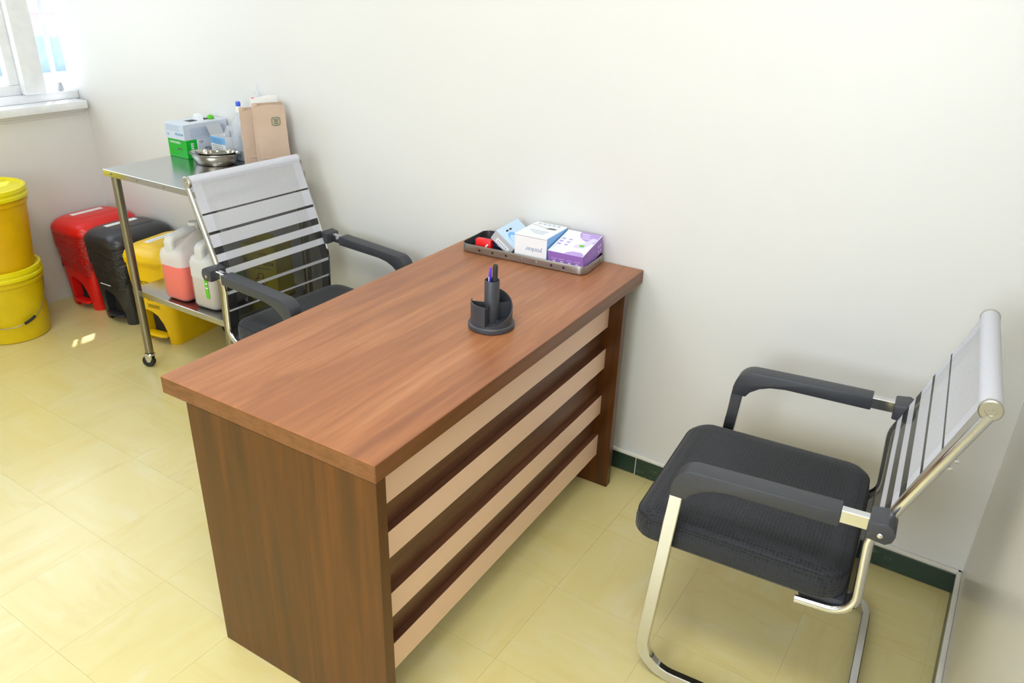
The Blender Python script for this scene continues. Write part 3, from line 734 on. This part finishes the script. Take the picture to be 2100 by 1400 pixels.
lettering('lettering', 'CE', 0.014, 'ink_teal', wb, (-0.044, -0.1141, 0.018), (1, 0, 0), (0, 0, 1))
for k in range(4):
    obj('print', patch((-0.01, -0.1144, 0.036 + k * 0.006), (1, 0, 0), (0, 0, 1), 0.085, 0.0012), 'ink_blue', wb, 0)
for k in range(7):
    obj('print', patch((0.0604, 0.0, 0.010 + k * 0.0055), (0, 1, 0), (0, 0, 1), 0.17, 0.0010), 'ink_blue', wb, 0)
sc = thing('medicine_carton', 'small open carton with a raised flap behind the kidney dishes', 'carton', (-1.855, -0.092, ZT), 0.02, 'boxes on the trolley')
obj('carton', join(bm_box(-0.044, 0.044, -0.035, -0.0338, 0, 0.088), bm_box(-0.044, 0.044, 0.0338, 0.035, 0, 0.088), bm_box(-0.044, -0.0428, -0.0338, 0.0338, 0, 0.088),
                   bm_box(0.0428, 0.044, -0.0338, 0.0338, 0, 0.088), bm_box(-0.044, 0.044, -0.035, 0.035, 0, 0.001)), 'white_card', sc)
obj('flap', xf(bm_box(0, 0.045, -0.034, 0.034, 0, 0.001), (-0.0435, 0, 0.088), (0, -2.05, 0)), 'grey_card', sc)
obj('flap', xf(bm_box(-0.042, 0.042, 0, 0.034, 0, 0.001), (0, 0.0345, 0.088), (1.0, 0, 0)), 'grey_card', sc)
obj('blue_band', bm_box(-0.0442, 0.0442, -0.0356, -0.035, 0.060, 0.0875), 'sky_card', sc, 0)
for k in range(8):
    obj('print', patch((-0.004 + 0.004 * (k % 3), -0.0357, 0.076 - k * 0.008), (1, 0, 0), (0, 0, 1), 0.066 - 0.012 * (k % 3), 0.0014), 'ink_grey', sc, 0)
vial = thing('medicine_vial', 'small vial with a grey cap standing inside the open carton', 'vial', (-1.845, -0.080, ZT + 0.001))
obj('bottle', lathe([(0.015, 0.0), (0.016, 0.003), (0.016, 0.066), (0.009, 0.078), (0.009, 0.084)], 20), 'milky_cap', vial)
obj('cap', lathe([(0.011, 0.084), (0.011, 0.104), (0.010, 0.106)], 20), 'grey_card', vial)
# kidney dishes
def kidney_bm(a, b, h, bend, k=0.80, th=0.0012):
    def ring(s, z):
        out = []
        for i in range(48):
            q = 2 * PI * i / 48; x = a * math.cos(q); y = b * math.sin(q)
            if math.sin(q) > 0: y = y * (1 - 0.62 * math.exp(-(x / (0.45 * a)) ** 2)) 
            y -= bend * (1 - (x / a) ** 2) * 0.4
            out.append((x * s, y * s, z))
        return out
    return loft([ring(k * 0.9, 0.0), ring(k, 0.002), ring(0.95, h * 0.75), ring(1.0, h - 0.002), ring(1.035, h), ring(1.03, h + 0.002), ring(0.985, h), ring(0.93, h * 0.75), ring(k - 0.03, 0.004), ring(k * 0.8, 0.0035)])
solo('kidney_dish', kidney_bm(0.098, 0.064, 0.044, 0.02), 'steel_dish', 'larger steel kidney dish on the trolley holding a smaller one', 'dish', (-1.795, -0.192, ZT), (0, 0, 0.55), 'kidney dishes', 60)
solo('kidney_dish', kidney_bm(0.076, 0.045, 0.034, 0.016), 'steel_dish', 'smaller steel kidney dish nested inside the larger one', 'dish', (-1.793, -0.190, ZT + 0.0125), (0, 0, 0.62), 'kidney dishes', 60)
# clear bottle
bt = thing('clear_bottle', 'clear plastic bottle with a blue stopper beside the paper bags', 'bottle', (-1.760, -0.080, ZT))
obj('shell', loft([[(x, y, z) for x, y in rrect(w, d, r, 5)] for z, w, d, r in ((0.0, 0.062, 0.056, 0.02), (0.006, 0.074, 0.066, 0.024), (0.130, 0.076, 0.068, 0.026), (0.150, 0.068, 0.060, 0.028), (0.165, 0.040, 0.038, 0.018), (0.172, 0.026, 0.026, 0.0125), (0.192, 0.026, 0.026, 0.0125))]), 'clear_pl', bt, 50)
obj('liquid', loft([[(x, y, z) for x, y in rrect(w, d, r, 5)] for z, w, d, r in ((0.003, 0.060, 0.054, 0.02), (0.008, 0.070, 0.062, 0.024), (0.045, 0.071, 0.063, 0.024))]), 'water', bt, 50)
obj('neck', lathe([(0.013, 0.188), (0.011, 0.205), (0.008, 0.216)], 18), 'milky_cap', bt)
obj('stopper', lathe([(0.0085, 0.214), (0.0095, 0.218), (0.0095, 0.228), (0.007, 0.232)], 18), 'blue_cap', bt)
def crumple(sx, sy, sz, seed):
    bm = bmesh.new(); bmesh.ops.create_icosphere(bm, subdivisions=4, radius=1)
    for v in bm.verts:
        q = noise.fractal(v.co * 2.2 + Vector((seed, seed, 0)), 0.8, 2.1, 4); s = 1 + 0.33 * q
        z = v.co.z * s
        v.co = Vector((v.co.x * s * sx, v.co.y * s * sy, max(0.0, (z + 0.82) * sz / 1.82)))
    return bm
pb = thing('plastic_bag', 'crumpled clear plastic bag with an orange tag behind the paper bags', 'bag', (-1.694, -0.034, ZT))
obj('film', crumple(0.026, 0.022, 0.275, 4.2), 'clear_film', pb, 70)
obj('tag', bm_box(-0.007, 0.009, -0.026, -0.023, 0.240, 0.252, 0.001), 'orange_tag', pb)
# paper bags
def make_bag(label, loc, rz, w, d, h, lean, emblem):
    t = thing('paper_bag', label, 'bag', loc, rz, 'brown paper bags on the trolley')
    secs = []
    for k in range(15):
        f = k / 14; dd = d * (1 - 0.55 * f); g = 0.012 + 0.010 * f
        j = lambda i: 0.0022 * noise.noise(Vector((i * 3.1, f * 9, w * 40)))
        zz = h * f
        pts = [(-w / 2, -dd / 2), (-w / 6, -dd / 2 - 0.001), (w / 6, -dd / 2 - 0.001), (w / 2, -dd / 2), (w / 2 - g, 0), (w / 2, dd / 2), (0, dd / 2), (-w / 2, dd / 2), (-w / 2 + g, 0)]
        secs.append([(x + j(i), y + j(i + 20) + lean * f, zz + ((-0.006 if i in (0, 3) else (0.004 if i in (5, 6, 7) else 0)) if k == 14 else 0)) for i, (x, y) in enumerate(pts)])
    b = obj('paper', loft(secs, True, False), 'kraft', t, 25)
    obj('fold', xf(bm_box(-w * 0.40, w * 0.40, -0.0012, 0.0, -0.002, 0.002, 0.0005), (0, -d / 2 * 0.89 - 0.0018 + lean * 0.2, h * 0.20)), 'kraft_light', t)
    if emblem:
        y = -d / 2 * 0.60 - 0.0032 + lean * 0.78; z = h * 0.745
        out = rrect(0.034, 0.032, 0.009, 4); inn = rrect(0.029, 0.027, 0.008, 4)[::-1]
        rim = join(*[flat_poly([out[i], out[(i + 1) % 20], rrect(0.029, 0.027, 0.007, 4)[(i + 1) % 20], rrect(0.029, 0.027, 0.007, 4)[i]], (0.018, y, z), (1, 0, 0), (0, 0.04, 1)) for i in range(20)])
        em = obj('emblem', rim, 'ink_green', t, 0)
        bars = []
        for px, py, pw, ph in ((0, 0.008, 0.020, 0.0025), (-0.006, -0.001, 0.0022, 0.013), (0.006, -0.001, 0.0022, 0.013), (0, -0.001, 0.0022, 0.010), (0, -0.009, 0.016, 0.0022), (0.0, 0.003, 0.014, 0.002)):
            bars.append(patch((0.018 + px, y, z + py), (1, 0, 0), (0, 0.04, 1), pw, ph))
        obj('emblem_mark', join(*bars), 'ink_green', em, 0)
    return t
bag_a = make_bag('brown paper bag with a green printed emblem, in front', (-1.555, -0.100, ZT), 1.18, 0.118, 0.055, 0.245, 0.012, True)
bag_b = make_bag('plain brown paper bag partly hidden behind the other paper bag', (-1.622, -0.108, ZT), 1.10, 0.120, 0.045, 0.222, 0.014, False)
solo('paper_sheet', prism([(-0.055, 0.0), (0.055, 0.0), (0.055, 0.262), (0.02, 0.266), (-0.055, 0.252)], -0.0008, 0.0008, 'y'), 'paper_white', 'folded white paper standing behind the brown paper bags', 'paper', (-1.632, -0.050, ZT), (-0.05, 0, 1.12))

# ------------------------------------------------------------------ on the desk (built in the desk's own directions)
DM = Matrix.Translation((0, -0.0028, 0)) @ Matrix.Rotation(0.02963, 4, 'Z')
def dk(x, y, z=0.75): return tuple(DM @ Vector((x, y, z)))
DR = 0.02963
tray_r = DR + 0.062
tray = thing('steel_tray', 'shallow perforated steel tray with black lining on the desk', 'tray', dk(-0.352, -0.094), tray_r)
tw, td, th = 0.442, 0.164, 0.029
def tsec(z, w, d, r): return [(x, y, z) for x, y in rrect(w, d, r, 6)]
shell = loft([tsec(0, tw - 0.008, td - 0.008, 0.022), tsec(0.003, tw, td, 0.026), tsec(th - 0.001, tw, td, 0.026), tsec(th, tw - 0.001, td - 0.001, 0.0255), tsec(th, tw - 0.003, td - 0.003, 0.0245),
              tsec(0.004, tw - 0.004, td - 0.004, 0.024), tsec(0.003, tw - 0.008, td - 0.008, 0.022)])
holes = [xf(lathe([(0.0042, -0.006), (0.0042, 0.006)], 14), (hx, -td / 2, 0.0145), (PI / 2, 0, 0)) for hx in (-0.150, -0.102, -0.052, 0.002, 0.055, 0.108, 0.150)]
holes += [xf(lathe([(0.003, -0.006), (0.003, 0.006)], 12), (tw / 2, hy, 0.018), (0, PI / 2, 0)) for hy in (0.04,)]
obj('shell', boolean(shell, holes, 'shell'), 'tray_steel', tray, 40)
lin = loft([tsec(0.0045, tw - 0.014, td - 0.014, 0.02), tsec(0.006, tw - 0.008, td - 0.008, 0.022), tsec(th + 0.001, tw - 0.0035, td - 0.0035, 0.024), tsec(th + 0.001, tw - 0.0065, td - 0.0065, 0.0225),
            tsec(0.0075, tw - 0.010, td - 0.010, 0.021), tsec(0.0065, tw - 0.018, td - 0.018, 0.018)])
TMX = Matrix.Translation(dk(-0.352, -0.094)) @ Matrix.Rotation(tray_r, 4, 'Z')
def tk(x, y, z): return tuple(TMX @ Vector((x, y, z)))
obj('lining', bm_box(-tw / 2 + 0.012, tw / 2 - 0.012, -td / 2 + 0.008, td / 2 - 0.006, 0.0034, 0.0055, 0.0008, 1), 'tray_liner', tray)
obj('lining_side', join(*[bm_box(-tw / 2 + 0.02, tw / 2 - 0.02, td / 2 - 0.0052, td / 2 - 0.0022, 0.005, th + 0.001), bm_box(-tw / 2 + 0.0022, -tw / 2 + 0.0052, -td / 2 + 0.02, td / 2 - 0.02, 0.005, th + 0.001)]), 'tray_liner', tray)
# white box with the name upside down
ww, wd, wh = 0.114, 0.148, 0.088
wbx = thing('device_box', 'white and blue device box lying upside down in the steel tray', 'box', tk(0.032, -0.001, 0.0060), tray_r - 0.03, 'boxes in the desk tray')
obj('carton', bm_box(-ww / 2, ww / 2, -wd / 2, wd / 2, 0, wh, 0.0012, 1), 'white_card', wbx)
obj('blue_side', bm_box(ww / 2, ww / 2 + 0.0006, -wd / 2 + 0.001, wd / 2 - 0.001, 0.001, wh - 0.001), 'sky_card', wbx, 0)
lettering('lettering', 'yonker', 0.021, 'ink_blue', wbx, (0.012, -wd / 2 - 0.0001, 0.044), (-1, 0, 0), (0, 0, -1))
zt = wh + 0.0002
for k in range(5):
    obj('icon', patch((-0.036 + k * 0.017, wd / 2 - 0.016, zt - 0.0002), (1, 0, 0), (0, 1, 0), 0.010, 0.007), 'ink_blue', wbx, 0)
prb = obj('probe_picture', flat_poly([(-0.018, -0.004), (-0.006, -0.009), (0.012, -0.006), (0.020, 0.0), (0.010, 0.008), (-0.006, 0.007)], (0.022, 0.024, zt - 0.0002), (1, 0, 0), (0, 1, 0)), 'ink_grey', wbx, 0)
cable = [Vector((-0.05, 0.035, zt)), Vector((-0.03, 0.038, zt)), Vector((-0.012, 0.026, zt)), Vector((0.006, 0.022, zt))]
obj('cable_picture', sweep(fillet(cable, 0.02, 6), circ(0.0005, 5), (0, 0, 1)), 'ink_grey', wbx)
for k in range(3):
    obj('print', patch((-0.002 + 0.006 * k, -0.014 - k * 0.013, zt - 0.0002), (1, 0, 0), (0, 1, 0), 0.066 - 0.016 * k, 0.003), 'ink_blue', wbx, 0)
obj('seam', bm_box(-ww / 2 + 0.003, ww / 2 - 0.003, -wd / 2 - 0.0003, -wd / 2, wh - 0.0048, wh - 0.004), 'ink_grey', wbx, 0)
# purple box, propped on the far rim
pw, pd, ph = 0.120, 0.150, 0.055
pbx = thing('thermometer_box', 'purple and white thermometer box propped on the tray rim', 'box', tk(0.152, -td / 2 + 0.010, 0.0065), 0, 'boxes in the desk tray')
pbx.rotation_euler = (0.185, 0.0, tray_r - 0.02)
obj('carton', bm_box(-pw / 2, pw / 2, 0, pd, 0, ph, 0.0012, 1), 'purple_card', pbx)
obj('white_face', bm_box(-pw / 2 + 0.0005, pw / 2 - 0.0005, 0.0005, pd - 0.0005, ph, ph + 0.0004), 'white_card', pbx, 0)
zt = ph + 0.0004
q = [(0.062, 0.0)] + [(0.062 - 0.072 * math.cos(b) * 1.0, -0.0 - 0.06 * math.sin(b)) for b in [PI / 2 * i / 10 for i in range(10, -1, -1)]]
obj('corner_print', flat_poly([(0.0570, 0.149), (-0.012, 0.149), (-0.010, 0.132), (0.000, 0.113), (0.018, 0.098), (0.040, 0.090), (0.0570, 0.088)], (0, 0, zt), (1, 0, 0), (0, 1, 0)), 'purple_light', pbx, 0)
obj('corner_print', flat_poly([(-0.005, 0.001), (0.0570, 0.001), (0.0570, 0.012), (0.045, 0.022), (0.018, 0.022), (0.002, 0.012)], (0, 0, zt), (1, 0, 0), (0, 1, 0)), 'purple_light', pbx, 0)
tp = obj('device_picture', flat_poly([(0.004, 0.050), (0.016, 0.044), (0.036, 0.052), (0.044, 0.066), (0.058, 0.112), (0.050, 0.122), (0.038, 0.118), (0.026, 0.080), (0.006, 0.064)], (0, 0, zt + 0.0003), (1, 0, 0), (0, 1, 0)), 'lilac_pale', pbx, 0)
obj('screen_picture', patch((0.028, 0.062, zt + 0.0006), (1, 0.25, 0), (-0.25, 1, 0), 0.015, 0.012), 'green_label', tp, 0)
for k in range(6):
    obj('icon', patch((-0.046 + (k % 2) * 0.024, 0.054 + (k // 2) * 0.018, zt), (1, 0, 0), (0, 1, 0), 0.011, 0.008), 'purple_light', pbx, 0)
for k in range(3):
    obj('print', patch((0.010 + 0.005 * k, 0.136 - k * 0.012, zt + 0.0003), (1, 0, 0), (0, 1, 0), 0.026, 0.0025), 'ink_white', pbx, 0)
for k in range(4):
    obj('icon', patch((-0.038 + k * 0.026, -0.0004, 0.021), (1, 0, 0), (0, 0, 1), 0.010, 0.011), 'lilac_pale', pbx, 0)
    obj('print', patch((-0.038 + k * 0.026, -0.0004, 0.033), (1, 0, 0), (0, 0, 1), 0.019, 0.0012), 'lilac_pale', pbx, 0)
for k in range(9):
    obj('print', patch((pw / 2, 0.020 + k * 0.009, 0.024), (0, 1, 0), (0, 0, 1), 0.0016, 0.030 - 0.004 * (k % 3)), 'purple_light', pbx, 0)
for k in range(4):
    obj('icon', patch((pw / 2, 0.118 + 0.014 * (k % 2), 0.014 + 0.018 * (k // 2)), (0, 1, 0), (0, 0, 1), 0.006, 0.008), 'lilac_pale', pbx, 0)
# tilted pale blue box
lbx = thing('lancet_box', 'pale blue and silver carton leaning on its edge in the tray', 'box', tk(-0.074, 0.004, 0.0500), 0, 'boxes in the desk tray')
lbx.rotation_euler = (0.06, 0.62, tray_r - 0.02)
obj('carton', bm_box(-0.042, 0.042, -0.064, 0.070, -0.020, 0.017, 0.001, 1), 'grey_card', lbx)
obj('blue_face', bm_box(-0.0415, 0.0415, -0.0635, 0.0695, 0.017, 0.0174), 'pale_sky', lbx, 0)
ring = [(0.022 * math.cos(2 * PI * i / 20), 0.022 * math.sin(2 * PI * i / 20)) for i in range(20)]
obj('round_print', flat_poly([(p[0] + 0.008, p[1] - 0.02) for p in ring], (0, 0, 0.0174), (1, 0, 0), (0, 1, 0)), 'sky_card', lbx, 0)
obj('round_print', flat_poly([(p[0] * 0.72 + 0.013, p[1] * 0.72 - 0.024) for p in ring], (0, 0, 0.0177), (1, 0, 0), (0, 1, 0)), 'pale_sky', lbx, 0)
for k in range(2):
    obj('print', patch((-0.022, -0.022 + k * 0.020, 0.0174), (1, 0, 0), (0, 1, 0), 0.006, 0.013), 'ink_black', lbx, 0)
obj('label', patch((0.004, -0.0642, -0.006), (1, 0, 0), (0, 0, 1), 0.056, 0.015), 'white_card', lbx, 0)
for k in range(6):
    obj('print', patch((-0.016 + k * 0.007, -0.0646, -0.006), (1, 0, 0), (0, 0, 1), 0.0036, 0.006), 'ink_blue', lbx, 0)
# red pouch, navy lanyard, silver connectors
rp = thing('red_case', 'small red plastic case with a white stripe in the tray', 'case', tk(-0.148, -0.052, 0.0060), tray_r + 0.05)
obj('case', bm_box(-0.028, 0.028, -0.012, 0.012, 0, 0.040, 0.004), 'red_fabric', rp)
obj('stripe', flat_poly([(0.000, 0.004), (0.006, 0.004), (0.020, 0.024), (0.015, 0.025)], (0, -0.0121, 0.003), (1, 0, 0), (0, 0, 1)), 'ink_white', rp, 0)
ln = []
for i in range(60):
    u = i / 59; ang = u * 2 * PI * 2.2
    ln.append(Vector((-0.055 + 0.055 * math.cos(ang) * (1 - 0.25 * u) + 0.05 * u, 0.022 * math.sin(ang) * (1 - 0.3 * u) - 0.010, 0.012 + 0.016 * u + 0.005 * math.sin(3 * ang))))
lan = thing('lanyard', 'navy blue webbing lanyard coiled in the tray', 'lanyard', tk(-0.104, -0.012, 0.0060), tray_r)
obj('webbing', sweep(ln, rrect(0.0035, 0.014, 0.001, 1), (0, 0, 1)), 'navy', lan, 50)
obj('buckle', xf(bm_box(-0.012, 0.012, -0.008, 0.008, 0, 0.007, 0.001), (0.016, -0.034, 0.024), (0.3, 0.2, -0.4)), 'ink_white', lan)
usb = thing('metal_connector', 'silver cable connectors in the left corner of the tray', 'connector', tk(-0.178, -0.022, 0.0060), tray_r + 0.5)
obj('plug', xf(bm_box(-0.006, 0.006, -0.014, 0.014, 0, 0.006, 0.001), (0, 0.004, 0.016), (0.1, 0, -0.7)), 'chrome', usb)
obj('plug', xf(bm_box(-0.006, 0.006, -0.012, 0.012, 0, 0.006, 0.001), (-0.002, -0.018, 0.008), (0.2, 0, 0.6)), 'chrome', usb)
obj('plug_body', join(bm_box(-0.010, 0.016, -0.026, 0.022, 0, 0.009, 0.003), bm_box(0.0, 0.014, -0.006, 0.030, 0.004, 0.016, 0.003)), 'black_rubber', usb)
# pen cup with a spiral wall
cup = thing('pen_holder', 'round black spiral pen holder on the desk', 'pen holder', dk(-0.163, -0.628), DR)
obj('base', lathe([(0.058, 0.0), (0.061, 0.003), (0.061, 0.012), (0.058, 0.016), (0.052, 0.017)], 56), 'black_pl', cup)
def ring_wall(r0, r1, a0, a1, hf, n, z0):
    bm = bmesh.new(); rows = []
    for i in range(n + 1):
        f = i / n; a = a0 + (a1 - a0) * f; h = hf(f)
        rows.append([bm.verts.new((r * math.cos(a), r * math.sin(a), z)) for r, z in ((r1, z0), (r1, h), (r0, h), (r0, z0))])
    for A, B in zip(rows, rows[1:]):
        for k in range(4): bm.faces.new((A[k], A[(k + 1) % 4], B[(k + 1) % 4], B[k]))
    bm.faces.new(rows[0]); bm.faces.new(rows[-1][::-1]); return bm
A0 = math.radians(-75)
def spiral(f): return 0.020 + 0.068 * (1 - math.cos(PI * min(1, f / 0.56))) / 2 if f < 0.6 else 0.072
obj('spiral_wall', ring_wall(0.0515, 0.0545, A0 + 0.02, A0 + 2 * PI * 0.56, lambda f: spiral(f * 0.56), 48, 0.016), 'black_pl', cup)
obj('spiral_wall', ring_wall(0.0515, 0.0545, A0 + 2 * PI * 0.76, A0 + 2 * PI * 0.998, lambda f: 0.072, 24, 0.016), 'black_pl', cup)
obj('centre_tube', loft([[(r * math.cos(2 * PI * i / 32), r * math.sin(2 * PI * i / 32), z) for i in range(32)] for r, z in ((0.0195, 0.016), (0.0195, 0.128), (0.0190, 0.129), (0.0175, 0.129), (0.0172, 0.128), (0.0170, 0.020), (0.002, 0.0195))], False, True), 'black_pl', cup)
for f in (0.15, 0.36, 0.558, 0.765, 0.995):
    a = A0 + 2 * PI * f; h = spiral(f) - 0.006
    obj('divider', xf(bm_box(0.019, 0.052, -0.0008, 0.0008, 0.016, h), (0, 0, 0), (0, 0, a)), 'black_pl', cup)
mk = thing('marker_pen', 'black marker pen standing in the pen holder', 'pen', dk(-0.158, -0.628, 0.7705), DR)
obj('barrel', lathe([(0.0062, 0.0), (0.0068, 0.004), (0.0068, 0.146), (0.0062, 0.150), (0.0050, 0.150), (0.0046, 0.148), (0.001, 0.148)], 20), 'black_gloss', mk)
mk.rotation_euler = (0.0, 0.03, DR)
pp = thing('purple_pen', 'thin purple pen beside the black marker in the pen holder', 'pen', dk(-0.1725, -0.633, 0.7705), DR)
obj('barrel', lathe([(0.0015, 0.0), (0.0038, 0.012), (0.0038, 0.120), (0.0030, 0.140), (0.0020, 0.142)], 14), 'purple_pen', pp)
obj('clip', bm_box(-0.0008, 0.0008, -0.0052, -0.0040, 0.085, 0.118), 'ink_white', pp)
pp.rotation_euler = (0.0, 0.05, DR)
